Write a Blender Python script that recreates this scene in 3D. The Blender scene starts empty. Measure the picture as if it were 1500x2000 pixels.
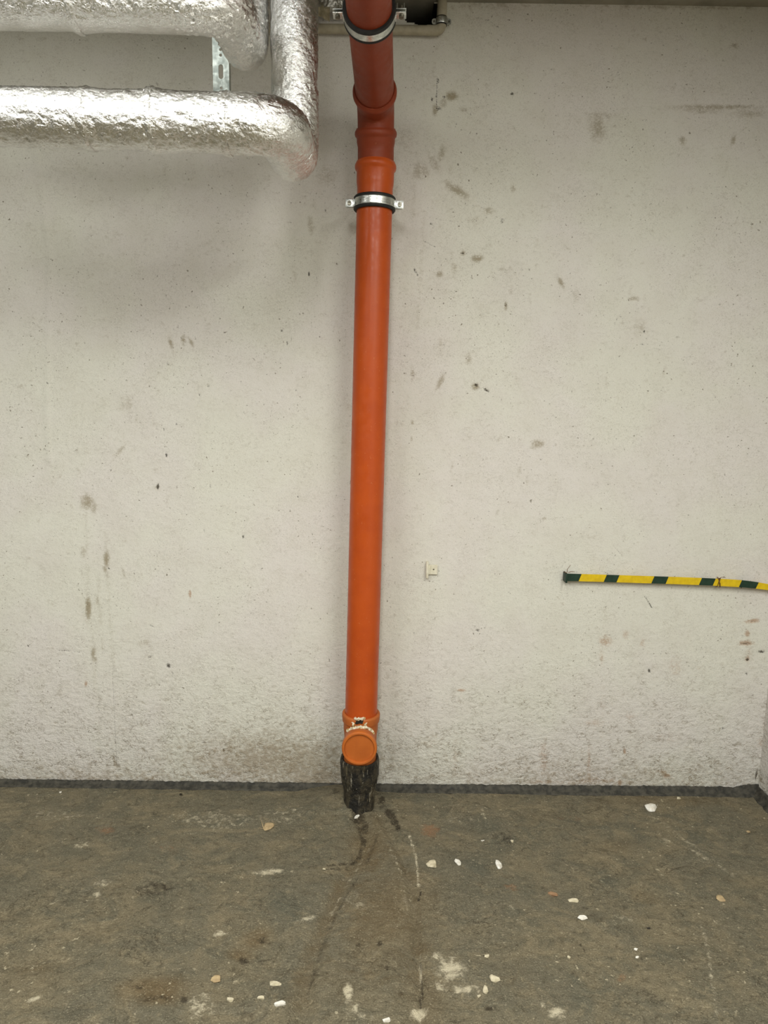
import bpy, bmesh, math, random
import numpy as np
from mathutils import Vector, Matrix

# ------------------------------------------------------------------ camera, world, lamps, exposure
W, H, F = 1500.0, 2000.0, 1387.0            # frame and focal length in pixels
CAM = np.array([0.0, -2.45, 1.411])         # back wall is Y = 0, floor is Z = 0
PITCH, ROLL = math.radians(8.8), math.radians(0.8)
fwd = np.array([0, math.cos(PITCH), -math.sin(PITCH)])
rgt0 = np.array([1.0, 0, 0]); up0 = np.array([0, math.sin(PITCH), math.cos(PITCH)])
rgt = rgt0 * math.cos(ROLL) + up0 * math.sin(ROLL)
up = up0 * math.cos(ROLL) - rgt0 * math.sin(ROLL)
S = bpy.context.scene
col = S.collection
cd = bpy.data.cameras.new('camera'); cam = bpy.data.objects.new('camera', cd); col.objects.link(cam)
cd.sensor_fit = 'VERTICAL'; cd.sensor_height = 36.0; cd.lens = 36.0 * F / H; cd.clip_start = 0.02
cam.matrix_world = Matrix(((rgt[0], up[0], -fwd[0], CAM[0]), (rgt[1], up[1], -fwd[1], CAM[1]),
                           (rgt[2], up[2], -fwd[2], CAM[2]), (0, 0, 0, 1)))
S.camera = cam
w = bpy.data.worlds.new('world'); S.world = w; w.use_nodes = True
w.node_tree.nodes['Background'].inputs[0].default_value = (1, 1, 1, 1)
w.node_tree.nodes['Background'].inputs[1].default_value = 0.02
def ceiling_lamp(name, loc, sx, sy, power, colr=(0.985, 0.99, 0.945)):
    l = bpy.data.lights.new(name, 'AREA'); l.shape = 'RECTANGLE'; l.size = sx; l.size_y = sy
    l.energy = power; l.color = colr
    o = bpy.data.objects.new(name, l); o.location = loc; col.objects.link(o)
    return o
ceiling_lamp('ceiling_lamp', (-0.75, -1.80, 2.635), 0.28, 1.0, 4.0)
ceiling_lamp('ceiling_lamp', (-1.35, -1.20, 2.635), 0.28, 0.9, 1.9)  # added fill lamp, brightens the wall just under the lower foil pipe
ceiling_lamp('ceiling_lamp', (-0.15, -3.30, 2.635), 0.25, 3.1, 24)
ceiling_lamp('ceiling_lamp', (1.00, -3.30, 2.635), 0.25, 3.1, 26)
ceiling_lamp('ceiling_lamp', (-2.0, -3.30, 2.635), 0.25, 3.1, 22)
S.view_settings.view_transform = 'Standard'; S.view_settings.look = 'None'
S.view_settings.gamma = 1.0; S.view_settings.use_curve_mapping = False
S.view_settings.exposure = 1.58

# ------------------------------------------------------------------ helpers
random.seed(4); rng = np.random.RandomState(11)
def ray(px, py):
    d = fwd + rgt * ((px - W / 2) / F) + up * ((H / 2 - py) / F)
    return d
def at_y(px, py, Y=0.0):                      # point of a vertical plane parallel to the back wall
    d = ray(px, py); t = (Y - CAM[1]) / d[1]; return CAM + d * t
def at_z(px, py, Z=0.0):                      # point of the floor
    d = ray(px, py); t = (Z - CAM[2]) / d[2]; return CAM + d * t
def srgb(r, g, b):
    f = lambda c: (c / 255 / 12.92) if c / 255 <= 0.04045 else ((c / 255 + 0.055) / 1.055) ** 2.4
    return (f(r), f(g), f(b), 1.0)
_perm = np.random.RandomState(3).permutation(256); _perm = np.concatenate([_perm, _perm, _perm])
_grad = np.random.RandomState(5).normal(size=(256, 3)); _grad /= np.linalg.norm(_grad, axis=1)[:, None]
def perlin(x, y, z):
    x, y, z = np.broadcast_arrays(np.asarray(x, float), np.asarray(y, float), np.asarray(z, float))
    xi, yi, zi = np.floor(x).astype(int), np.floor(y).astype(int), np.floor(z).astype(int)
    xf, yf, zf = x - xi, y - yi, z - zi
    u, v, q = [t * t * t * (t * (t * 6 - 15) + 10) for t in (xf, yf, zf)]
    def g(i, j, k):
        h = _perm[_perm[_perm[(xi + i) & 255] + ((yi + j) & 255)] + ((zi + k) & 255)]
        gr = _grad[h]
        return gr[..., 0] * (xf - i) + gr[..., 1] * (yf - j) + gr[..., 2] * (zf - k)
    l = lambda a, b, t: a + (b - a) * t
    return l(l(l(g(0, 0, 0), g(1, 0, 0), u), l(g(0, 1, 0), g(1, 1, 0), u), v),
             l(l(g(0, 0, 1), g(1, 0, 1), u), l(g(0, 1, 1), g(1, 1, 1), u), v), q)
def fbm(x, y, z, s, octv=3):
    a, t = 1.0, 0.0
    for i in range(octv):
        t = t + a * perlin(x * s + 7.3 * i, y * s + 1.7 * i, z * s + 3.1 * i); s *= 2.03; a *= 0.5
    return t
def obj(name, me, mats=None, parent=None, loc=None):
    o = bpy.data.objects.new(name, me); col.objects.link(o)
    for m in (mats if isinstance(mats, (list, tuple)) else [mats] if mats else []): me.materials.append(m)
    if parent: o.parent = parent
    if loc is not None: o.location = loc
    return o
def mesh(name, verts, faces, smooth=True):
    me = bpy.data.meshes.new(name)
    me.from_pydata(np.asarray(verts, float).tolist(), [], faces if isinstance(faces, list) else faces.tolist())
    if smooth: me.polygons.foreach_set('use_smooth', np.ones(len(me.polygons), bool))
    me.update(); return me
def from_bm(name, bm, smooth=True):
    bmesh.ops.recalc_face_normals(bm, faces=bm.faces[:])
    me = bpy.data.meshes.new(name); bm.to_mesh(me); bm.free()
    if smooth: me.polygons.foreach_set('use_smooth', np.ones(len(me.polygons), bool)); me.set_sharp_from_angle(angle=math.radians(40))
    me.update(); return me
def thing(name, label, cat, loc, group=None):
    o = bpy.data.objects.new(name, None); o.empty_display_size = 0.05; col.objects.link(o); o.location = loc
    o['label'] = label; o['category'] = cat
    if group: o['group'] = group
    return o
def tag(o, label, cat, group=None):
    o['label'] = label; o['category'] = cat
    if group: o['group'] = group
    return o
def struct(o): o['kind'] = 'structure'; return o
def grid_faces(nu, nv, wrap=False):
    i = np.arange(nu - 1)[:, None] * nv; j = np.arange(nv if wrap else nv - 1)[None, :]
    j2 = (j + 1) % nv
    return np.stack([i + j, i + j2, i + nv + j2, i + nv + j], -1).reshape(-1, 4)
def sweep(pts, radii, seg=64, disp=None, cap=True, name='tube', off=(0, 0, 0)):
    """tube along a polyline; radii per point; disp(P, s, th) -> extra radius"""
    P = np.asarray(pts, float); R = np.asarray(radii, float)
    if R.ndim == 0: R = np.full(len(P), float(R))
    T = np.gradient(P, axis=0); ln_ = np.linalg.norm(T, axis=1); prev = T[int(np.argmax(ln_ > 1e-9))].copy()
    for i in range(len(P)):                                   # rings that coincide or step back keep the running direction
        if ln_[i] < 1e-9: T[i] = prev
        elif T[i] @ prev < 0: T[i] = -T[i]
        T[i] /= np.linalg.norm(T[i]); prev = T[i].copy()
    n = np.cross(T[0], [0.31, 0.2, 0.93] if abs(T[0][2]) < 0.8 else [0.2, 1, 0.1]); n /= np.linalg.norm(n)
    th = np.linspace(0, 2 * math.pi, seg, endpoint=False)
    rings = []; s = 0
    for i in range(len(P)):
        n = n - T[i] * np.dot(n, T[i]); n /= np.linalg.norm(n); b = np.cross(T[i], n)
        if i: s += np.linalg.norm(P[i] - P[i - 1])
        d = np.cos(th)[:, None] * n + np.sin(th)[:, None] * b
        q = P[i] + d * R[i]
        if disp is not None: q = P[i] + d * (R[i] + disp(q, s, th))[:, None]
        rings.append(q)
    V = np.concatenate(rings) - np.asarray(off)
    Fc = grid_faces(len(P), seg, True).tolist()
    if cap:
        Fc.append(list(range(seg))[::-1]); Fc.append([(len(P) - 1) * seg + k for k in range(seg)])
    me = mesh(name, V, Fc); me.set_sharp_from_angle(angle=math.radians(38)); return me
def dense(pts, step):
    P = np.asarray(pts, float); out = [P[0]]
    for a, b in zip(P[:-1], P[1:]):
        n = max(1, int(round(np.linalg.norm(b - a) / step)))
        for k in range(1, n + 1): out.append(a + (b - a) * k / n)
    return np.array(out)
def bm_box(bm, c, d, rot=None, bev=0.0):
    r = bmesh.ops.create_cube(bm, size=1.0); vs = r['verts']
    bmesh.ops.scale(bm, vec=d, verts=vs)
    if bev:
        es = list({e for v in vs for e in v.link_edges})
        r2 = bmesh.ops.bevel(bm, geom=es, offset=bev, segments=2, affect='EDGES', profile=0.5)
        vs = list({v for f in r2['faces'] for v in f.verts} | {v for v in vs if v.is_valid})
    if rot is not None: bmesh.ops.rotate(bm, cent=(0, 0, 0), matrix=rot, verts=vs)
    bmesh.ops.translate(bm, vec=c, verts=vs)
    return vs
def bm_cyl(bm, a, b, r, seg=16, r2=None):
    a, b = Vector(a), Vector(b); d = b - a
    m = Matrix.Translation((a + b) / 2) @ d.to_track_quat('Z', 'Y').to_matrix().to_4x4()
    return bmesh.ops.create_cone(bm, cap_ends=True, segments=seg, radius1=r, radius2=r if r2 is None else r2, depth=d.length, matrix=m)['verts']
def plate_with_holes(name, outline, holes, thick):
    """flat plate in XZ, front at y=0, back at y=thick, holes cut through"""
    bm = bmesh.new(); es = []
    for loop in [outline] + holes:
        vs = [bm.verts.new((x, 0, z)) for x, z in loop]
        es += [bm.edges.new((vs[i], vs[(i + 1) % len(vs)])) for i in range(len(vs))]
    bmesh.ops.triangle_fill(bm, edges=es, use_beauty=True, use_dissolve=False)
    r = bmesh.ops.extrude_face_region(bm, geom=bm.faces[:])
    bmesh.ops.translate(bm, vec=(0, thick, 0), verts=[v for v in r['geom'] if isinstance(v, bmesh.types.BMVert)])
    return bm
def slot(cx, cz, w_, h_, n=8):
    pts = []; r = w_ / 2; k = max(h_ / 2 - r, 0)
    for i in range(n + 1): a = math.pi * i / n; pts.append((cx + r * math.cos(a), cz + k + r * math.sin(a)))
    for i in range(n + 1):
        a = math.pi + math.pi * i / n; p = (cx + r * math.cos(a), cz - k + r * math.sin(a))
        if k > 1e-6 or 0 < i < n: pts.append(p)
    return pts

# ------------------------------------------------------------------ materials
class NT:
    def __init__(s, name):
        s.m = bpy.data.materials.new(name); s.m.use_nodes = True; s.t = s.m.node_tree
        s.b = s.t.nodes['Principled BSDF']
    def n(s, typ, **kw):
        nd = s.t.nodes.new(typ)
        for k, v in kw.items():
            if k.startswith('_'): setattr(nd, k[1:], v)
        return nd
    def link(s, a, b): s.t.links.new(a, b)
    def put(s, sock, v):
        if hasattr(v, 'links') or isinstance(v, bpy.types.NodeSocket): s.link(v, sock)
        else: sock.default_value = v
    def coord(s, scale=None):
        o = s.n('ShaderNodeTexCoord').outputs['Object']
        if scale:
            mp = s.n('ShaderNodeMapping'); mp.inputs['Scale'].default_value = scale; s.link(o, mp.inputs[0]); o = mp.outputs[0]
        return o
    def noise(s, scale, detail=4, rough=0.55, co=None, dist=0.0, out=0):
        nd = s.n('ShaderNodeTexNoise'); nd.inputs['Scale'].default_value = scale; nd.inputs['Detail'].default_value = detail
        nd.inputs['Roughness'].default_value = rough; nd.inputs['Distortion'].default_value = dist
        s.link(co if co is not None else s.coord(), nd.inputs['Vector']); return nd.outputs[out]
    def voro(s, scale, co=None, feature='F1'):
        nd = s.n('ShaderNodeTexVoronoi', _feature=feature); nd.inputs['Scale'].default_value = scale
        s.link(co if co is not None else s.coord(), nd.inputs['Vector']); return nd.outputs['Distance']
    def ramp(s, fac, a, b, lo=0.0, hi=1.0):
        nd = s.n('ShaderNodeMapRange', _interpolation_type='SMOOTHSTEP'); s.put(nd.inputs[0], fac)
        nd.inputs[1].default_value = a; nd.inputs[2].default_value = b; nd.inputs[3].default_value = lo; nd.inputs[4].default_value = hi
        return nd.outputs[0]
    def math(s, op, a, b=0.0, clamp=False):
        nd = s.n('ShaderNodeMath', _operation=op, _use_clamp=clamp); s.put(nd.inputs[0], a); s.put(nd.inputs[1], b); return nd.outputs[0]
    def mix(s, fac, a, b, mode='MIX'):
        nd = s.n('ShaderNodeMix', _data_type='RGBA', _blend_type=mode); s.put(nd.inputs[0], fac); s.put(nd.inputs[6], a); s.put(nd.inputs[7], b); return nd.outputs[2]
    def attr(s, name):
        nd = s.n('ShaderNodeAttribute'); nd.attribute_name = name
        sp = s.n('ShaderNodeSeparateColor'); s.link(nd.outputs['Color'], sp.inputs[0]); return sp.outputs
    def bump(s, h, strength=0.5, dist=0.002, prev=None):
        nd = s.n('ShaderNodeBump'); nd.inputs['Distance'].default_value = dist; s.put(nd.inputs['Strength'], strength)
        s.put(nd.inputs['Height'], h)
        if prev is not None: s.link(prev, nd.inputs['Normal'])
        return nd.outputs[0]
    def done(s, color, rough=0.6, metal=0.0, normal=None, spec=None):
        s.put(s.b.inputs['Base Color'], color); s.put(s.b.inputs['Roughness'], rough); s.put(s.b.inputs['Metallic'], metal)
        if normal is not None: s.link(normal, s.b.inputs['Normal'])
        if spec is not None: s.b.inputs['Specular IOR Level'].default_value = spec
        return s.m

def mat_plaster(name, painted=True):
    t = NT(name); a = t.attr('stain'); b = t.attr('wear')
    co = t.coord(); cs = t.coord((1, 1, 1.3))
    c = t.mix(t.ramp(t.noise(2.2, 3, co=co), .38, .62), srgb(216, 214, 203), srgb(216, 211, 205))
    c = t.mix(t.ramp(t.noise(9, 4, co=co), .35, .75, 0, .30), c, srgb(202, 198, 184))
    n1 = t.noise(60, 5, .65, cs); n2 = t.noise(190, 4, .6, cs); n3 = t.noise(26, 6, .7, cs, 0.6)
    # worn and dirty zones given by real marks on this wall
    sm = t.ramp(t.math('ADD', a[0], t.math('MULTIPLY', t.math('ADD', t.math('SUBTRACT', n1, .5), t.math('MULTIPLY', t.math('SUBTRACT', n2, .5), .9)), 1.6)), .02, .62)
    sm = t.math('MULTIPLY', sm, t.ramp(a[0], .0, .75))
    c = t.mix(t.math('MULTIPLY', sm, .74), c, srgb(128, 112, 76))
    ru = t.ramp(t.math('ADD', a[2], t.math('MULTIPLY', t.math('ADD', t.math('SUBTRACT', n1, .5), t.math('MULTIPLY', t.math('SUBTRACT', n2, .5), .9)), 1.9)), .06, .70)
    ru = t.math('MULTIPLY', ru, t.ramp(a[2], .0, .75))
    c = t.mix(t.math('MULTIPLY', ru, .62), c, srgb(158, 112, 66))
    dk = t.ramp(t.math('ADD', a[1], t.math('MULTIPLY', t.math('SUBTRACT', n2, .5), 1.1)), .25, .7)
    dk = t.math('MULTIPLY', dk, t.ramp(a[1], .05, .3))
    c = t.mix(t.math('MULTIPLY', dk, .9), c, srgb(52, 46, 36))
    # small pits and specks; shade of pits and creases painted into the colour
    sp = t.math('MULTIPLY', t.math('MAXIMUM', t.ramp(t.noise(105, 3, .6, co), .645, .70), t.ramp(t.noise(48, 4, .65, co, .4), .68, .73)), t.ramp(t.noise(7, 3, co=co), .36, .56))
    c = t.mix(t.math('MULTIPLY', sp, .85), c, srgb(92, 82, 60))
    rgh = b[0]
    pit = t.math('MULTIPLY', t.ramp(n3, .33, .43, 1, 0), rgh)
    c = t.mix(t.math('MULTIPLY', pit, .62), c, srgb(122, 106, 76))
    ln = t.math('ABSOLUTE', t.math('SUBTRACT', t.noise(30, 7, .62, t.coord((1, 1, 2.0)), .4), .5))
    ln = t.math('MULTIPLY', t.ramp(ln, .022, .0), t.ramp(t.noise(16, 4, .6, co), .44, .60))
    ln = t.math('MULTIPLY', ln, t.math('ADD', .10, t.math('MULTIPLY', rgh, .95)))
    c = t.mix(ln, c, srgb(112, 98, 74))
    gn = t.noise(420, 3, .7, co)
    c = t.mix(t.ramp(gn, .46, .30, 0, .45), c, srgb(112, 104, 84)); c = t.mix(t.ramp(gn, .56, .72, 0, .35), c, srgb(232, 230, 222))
    soot = t.ramp(t.math('ADD', b[1], t.math('MULTIPLY', t.math('ADD', t.math('SUBTRACT', n3, .5), t.math('SUBTRACT', n1, .5)), 1.5)), .1, .9)
    c = t.mix(t.math('MULTIPLY', soot, .66), c, srgb(132, 114, 84))
    hh = t.math('ADD', t.math('MULTIPLY', n2, .4), t.math('ADD', n1, t.math('MULTIPLY', n3, 1.4)))
    nb = t.bump(hh, t.math('ADD', .22, t.math('MULTIPLY', rgh, .78)), .005)
    return t.done(c, .85, 0, nb, .25)
def mat_floor():
    t = NT('worn_concrete'); a = t.attr('stain'); b = t.attr('wear'); co = t.coord(); cs = t.coord((1.0, 1.4, 1))
    n0 = t.noise(3.2, 5, .6, co, .8); n1 = t.noise(11, 6, .65, cs, .7); n2 = t.noise(55, 6, .7, co, .4); n3 = t.noise(260, 3, .6, co)
    c = t.mix(t.ramp(n0, .38, .62), srgb(108, 103, 87), srgb(120, 111, 90))
    c = t.mix(t.ramp(n1, .40, .66, 0, .75), c, srgb(96, 93, 79))
    c = t.mix(t.ramp(t.noise(6, 6, .68, cs, 1.5), .52, .66, 0, .55), c, srgb(136, 125, 101))
    c = t.mix(t.ramp(t.noise(17, 7, .7, co, 2.0), .55, .68, 0, .5), c, srgb(80, 73, 57))
    ln = t.math('ABSOLUTE', t.math('SUBTRACT', t.noise(7, 7, .62, cs, .8), .5))
    c = t.mix(t.math('MULTIPLY', t.ramp(ln, .012, 0), t.ramp(t.noise(4, 3, co=co), .48, .6, 0, .7)), c, srgb(60, 52, 38))
    c = t.mix(t.ramp(n2, .54, .70, 0, .7), c, srgb(68, 61, 46))
    c = t.mix(t.ramp(n2, .44, .28, 0, .55), c, srgb(158, 147, 120))
    br = t.math('MULTIPLY', t.ramp(t.math('ADD', a[0], t.math('MULTIPLY', t.math('SUBTRACT', n1, .5), 1.2)), .1, .9), t.ramp(a[0], .02, .2))
    c = t.mix(t.math('MULTIPLY', br, .75), c, srgb(104, 86, 58))
    li = t.math('MULTIPLY', t.ramp(t.math('ADD', a[2], t.math('MULTIPLY', t.math('SUBTRACT', n2, .5), 2.0)), .2, .75), t.ramp(a[2], .03, .25))
    c = t.mix(t.math('MULTIPLY', li, .85), c, srgb(205, 196, 172))
    re = t.math('MULTIPLY', t.ramp(t.math('ADD', b[0], t.math('MULTIPLY', t.math('SUBTRACT', n2, .5), 1.2)), .25, .7), t.ramp(b[0], .03, .25))
    c = t.mix(t.math('MULTIPLY', re, .8), c, srgb(140, 106, 78))
    gr = t.math('MULTIPLY', t.ramp(t.math('ADD', b[1], t.math('MULTIPLY', t.math('SUBTRACT', n1, .5), 1.1)), .2, .8), t.ramp(b[1], .03, .25))
    c = t.mix(t.math('MULTIPLY', gr, .6), c, srgb(86, 88, 78))
    dk = t.math('MULTIPLY', t.ramp(t.math('ADD', a[1], t.math('MULTIPLY', t.math('SUBTRACT', n2, .5), 1.3)), .22, .7), t.ramp(a[1], .03, .25))
    c = t.mix(t.math('MULTIPLY', dk, .85), c, srgb(48, 40, 28))
    fl = t.math('MULTIPLY', t.ramp(t.noise(70, 3, .5, co), .675, .71), t.ramp(t.noise(3.0, 2, co=co), .42, .6))
    c = t.mix(t.math('MULTIPLY', fl, .7), c, srgb(196, 186, 160))
    c = t.mix(t.ramp(n3, .46, .30, 0, .55), c, srgb(64, 58, 44)); c = t.mix(t.ramp(n3, .56, .72, 0, .5), c, srgb(186, 178, 152))
    hh = t.math('ADD', n1, t.math('ADD', t.math('MULTIPLY', n2, .7), t.math('MULTIPLY', n3, .22)))
    c = t.mix(1.0, c, (1.0, .985, .95, 1), 'MULTIPLY')
    rough = t.ramp(n1, .3, .7, .55, .85)
    return t.done(c, rough, 0, t.bump(hh, 1.0, .010), .3)
def mat_plastic(name, colr, colr2, rough=.38):
    t = NT(name); co = t.coord(); n = t.noise(14, 4, .6, co)
    c = t.mix(t.ramp(n, .35, .7), colr, colr2)
    c = t.mix(t.ramp(t.noise(160, 3, .6, co), .66, .74, 0, .35), c, srgb(205, 150, 105))
    return t.done(c, t.ramp(t.noise(40, 4, .6, co), .3, .7, rough - .05, rough + .12), 0, t.bump(t.noise(30, 3, .5, co), .08, .001), .3)
def mat_foil():
    t = NT('crinkled_foil'); co = t.coord(); n1 = t.noise(48, 5, .6, co, 1.0); n2 = t.noise(210, 4, .65, co, 1.0)
    v = t.voro(120, co, 'DISTANCE_TO_EDGE')
    c = t.mix(t.ramp(t.noise(10, 3, .5, co), .4, .7), srgb(240, 240, 238), srgb(226, 225, 221))
    c = t.mix(t.ramp(t.noise(60, 5, .7, co, 1.), .66, .78, 0, .5), c, srgb(120, 112, 92))
    nb = t.bump(n1, .55, .005); nb = t.bump(t.math('ADD', n2, t.math('MULTIPLY', v, .6)), .60, .0026, nb)
    return t.done(c, t.ramp(t.noise(30, 3, .6, co), .3, .7, .15, .27), 1.0, nb)
def mat_metal(name, c1, c2, rough=.35, scale=60):
    t = NT(name); co = t.coord()
    return t.done(t.mix(t.ramp(t.noise(scale, 4, .6, co), .35, .7), c1, c2), t.ramp(t.noise(scale * 2, 3, .6, co), .3, .7, rough, rough + .2), 1.0, t.bump(t.noise(200, 2, .5, co), .1, .0006))
def mat_flat(name, c1, c2, rough=.7, scale=40, bump=.3, dist=.002, lo=.35, hi=.65):
    t = NT(name); co = t.coord(); n = t.noise(scale, 5, .65, co)
    return t.done(t.mix(t.ramp(n, lo, hi), c1, c2), rough, 0, t.bump(n, bump, dist), .35)
def mat_hub():
    t = NT('tarred_iron'); co = t.coord((1, 1, .55)); c0 = t.coord()
    n = t.noise(38, 6, .7, co, .5); n2 = t.noise(90, 5, .7, c0)
    c = t.mix(t.ramp(n, .42, .64), srgb(27, 25, 21), srgb(70, 63, 48))
    c = t.mix(t.ramp(t.noise(30, 5, .7, t.coord((1, 1, .25)), .6), .60, .70, 0, .7), c, srgb(128, 116, 88))
    c = t.mix(t.math('MULTIPLY', t.ramp(t.noise(120, 4, .7, t.coord((1, 1, .12)), .5), .60, .68), .8), c, srgb(206, 198, 176))
    c = t.mix(t.ramp(n2, .66, .72, 0, .7), c, srgb(190, 182, 160))
    return t.done(c, .55, 0, t.bump(t.math('ADD', n, n2), .9, .008), .4)
M = dict(
    plaster=mat_plaster('limewashed_plaster'), floor=mat_floor(), foil=mat_foil(), hub=mat_hub(),
    orange=mat_plastic('orange_drain_plastic', srgb(182, 78, 26), srgb(174, 72, 24), .33),
    brown=mat_plastic('reddish_brown_drain_plastic', srgb(138, 58, 32), srgb(130, 54, 28), .45),
    tee=mat_plastic('ochre_drain_plastic', srgb(180, 98, 44), srgb(166, 90, 40), .5),
    cap=mat_plastic('ochre_cap_plastic', srgb(184, 100, 40), srgb(172, 90, 36), .45),
    zinc=mat_metal('zinc_plate', srgb(222, 224, 220), srgb(186, 190, 186), .25),
    rail=mat_metal('galvanised_rail', srgb(206, 214, 208), srgb(176, 186, 182), .4, 30),
    steel=mat_metal('dull_screw_steel', srgb(150, 146, 132), srgb(110, 106, 94), .35),
    rubber=mat_flat('black_rubber', srgb(26, 26, 25), srgb(36, 35, 33), .6, 60, .1),
    bitumen=mat_flat('black_bitumen', srgb(44, 43, 38), srgb(74, 71, 62), .7, 45, .8, .004),
    void=mat_flat('shade_dark_rubble', srgb(16, 14, 12), srgb(26, 23, 19), .95, 30, .8, .01),  # near-black colour paints in the shade inside the wall opening
    conduit=mat_flat('grey_conduit_plastic', srgb(176, 168, 148), srgb(160, 152, 132), .55, 30, .1),
    yellow=mat_flat('yellow_paint', srgb(222, 190, 24), srgb(208, 174, 20), .5, 50, .15),
    green=mat_flat('dark_green_paint', srgb(22, 46, 34), srgb(32, 58, 44), .5, 50, .15),
    rustwire=mat_flat('rusty_wire', srgb(120, 78, 36), srgb(88, 60, 32), .7, 60, .3),
    white=mat_flat('white_plaster_lump', srgb(236, 234, 226), srgb(206, 200, 186), .85, 60, .5),
    cream=mat_flat('cream_plaster_lump', srgb(212, 202, 176), srgb(180, 170, 142), .85, 60, .5),
    tan=mat_flat('tan_stone', srgb(182, 160, 122), srgb(160, 138, 104), .8, 60, .5),
    brick=mat_flat('reddish_stone', srgb(158, 126, 94), srgb(140, 108, 80), .85, 60, .5),
    black=mat_flat('black_grit', srgb(28, 25, 20), srgb(46, 40, 32), .8, 60, .5),
    holder=mat_flat('limewashed_metal', srgb(222, 217, 198), srgb(208, 202, 180), .75, 60, .2),
    ceiling=mat_flat('raw_concrete_ceiling', srgb(150, 145, 132), srgb(128, 124, 112), .9, 8, .3, .004),
    paint=mat_flat('painted_wall', srgb(140, 138, 132), srgb(132, 130, 124), .85, 12, .3, .003),
    crust=mat_flat('dried_sealant', srgb(222, 214, 194), srgb(176, 150, 84), .8, 130, .6, .003, .45, .62),
)

# ------------------------------------------------------------------ room shell
CEIL, RX = 2.654, 1.400
def attr_set(me, name, arr):
    at = me.color_attributes.new(name, 'FLOAT_COLOR', 'POINT')
    full = np.ones((len(me.vertices), 4), np.float32); full[:, :3] = arr; at.data.foreach_set('color', full.ravel())
class Painter:
    """accumulates soft marks into vertex masks; positions are given as photo pixels on the surface"""
    def __init__(s, U, V, unproj): s.U, s.V, s.un = U, V, unproj; s.m = {}
    def get(s, ch): return s.m.setdefault(ch, np.zeros_like(s.U))
    def blob(s, ch, px, py, rx, ry, k=1.0, ang=0.0, p=1.3):
        c = s.un(px, py); ca, sa = math.cos(math.radians(ang)), math.sin(math.radians(ang))
        e1 = s.un(px + rx * ca, py + rx * sa) - c; e2 = s.un(px - ry * sa, py + ry * ca) - c
        A = np.linalg.inv(np.array([[e1[0], e2[0]], [e1[1], e2[1]]]))
        du, dv = s.U - c[0], s.V - c[1]
        d = (A[0, 0] * du + A[0, 1] * dv) ** 2 + (A[1, 0] * du + A[1, 1] * dv) ** 2
        g = s.get(ch); np.maximum(g, k * np.exp(-d ** p), out=g)
    def line(s, ch, pts, wpx, k=1.0):
        Q = [s.un(*p) for p in pts]; g = s.get(ch)
        wd = np.linalg.norm(s.un(pts[0][0] + wpx, pts[0][1]) - Q[0])
        for a, b in zip(Q[:-1], Q[1:]):
            ab = b - a; t = np.clip(((s.U - a[0]) * ab[0] + (s.V - a[1]) * ab[1]) / (ab @ ab + 1e-12), 0, 1)
            d = np.hypot(s.U - a[0] - t * ab[0], s.V - a[1] - t * ab[1]) / wd
            np.maximum(g, k * np.exp(-d ** 2), out=g)
def inside(U, V, poly):
    r = np.zeros(U.shape, bool); n = len(poly)
    for i in range(n):
        x1, y1 = poly[i]; x2, y2 = poly[(i + 1) % n]
        c = ((y1 > V) != (y2 > V)) & (U < (x2 - x1) * (V - y1) / (y2 - y1 + 1e-12) + x1); r ^= c
    return r

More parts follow.
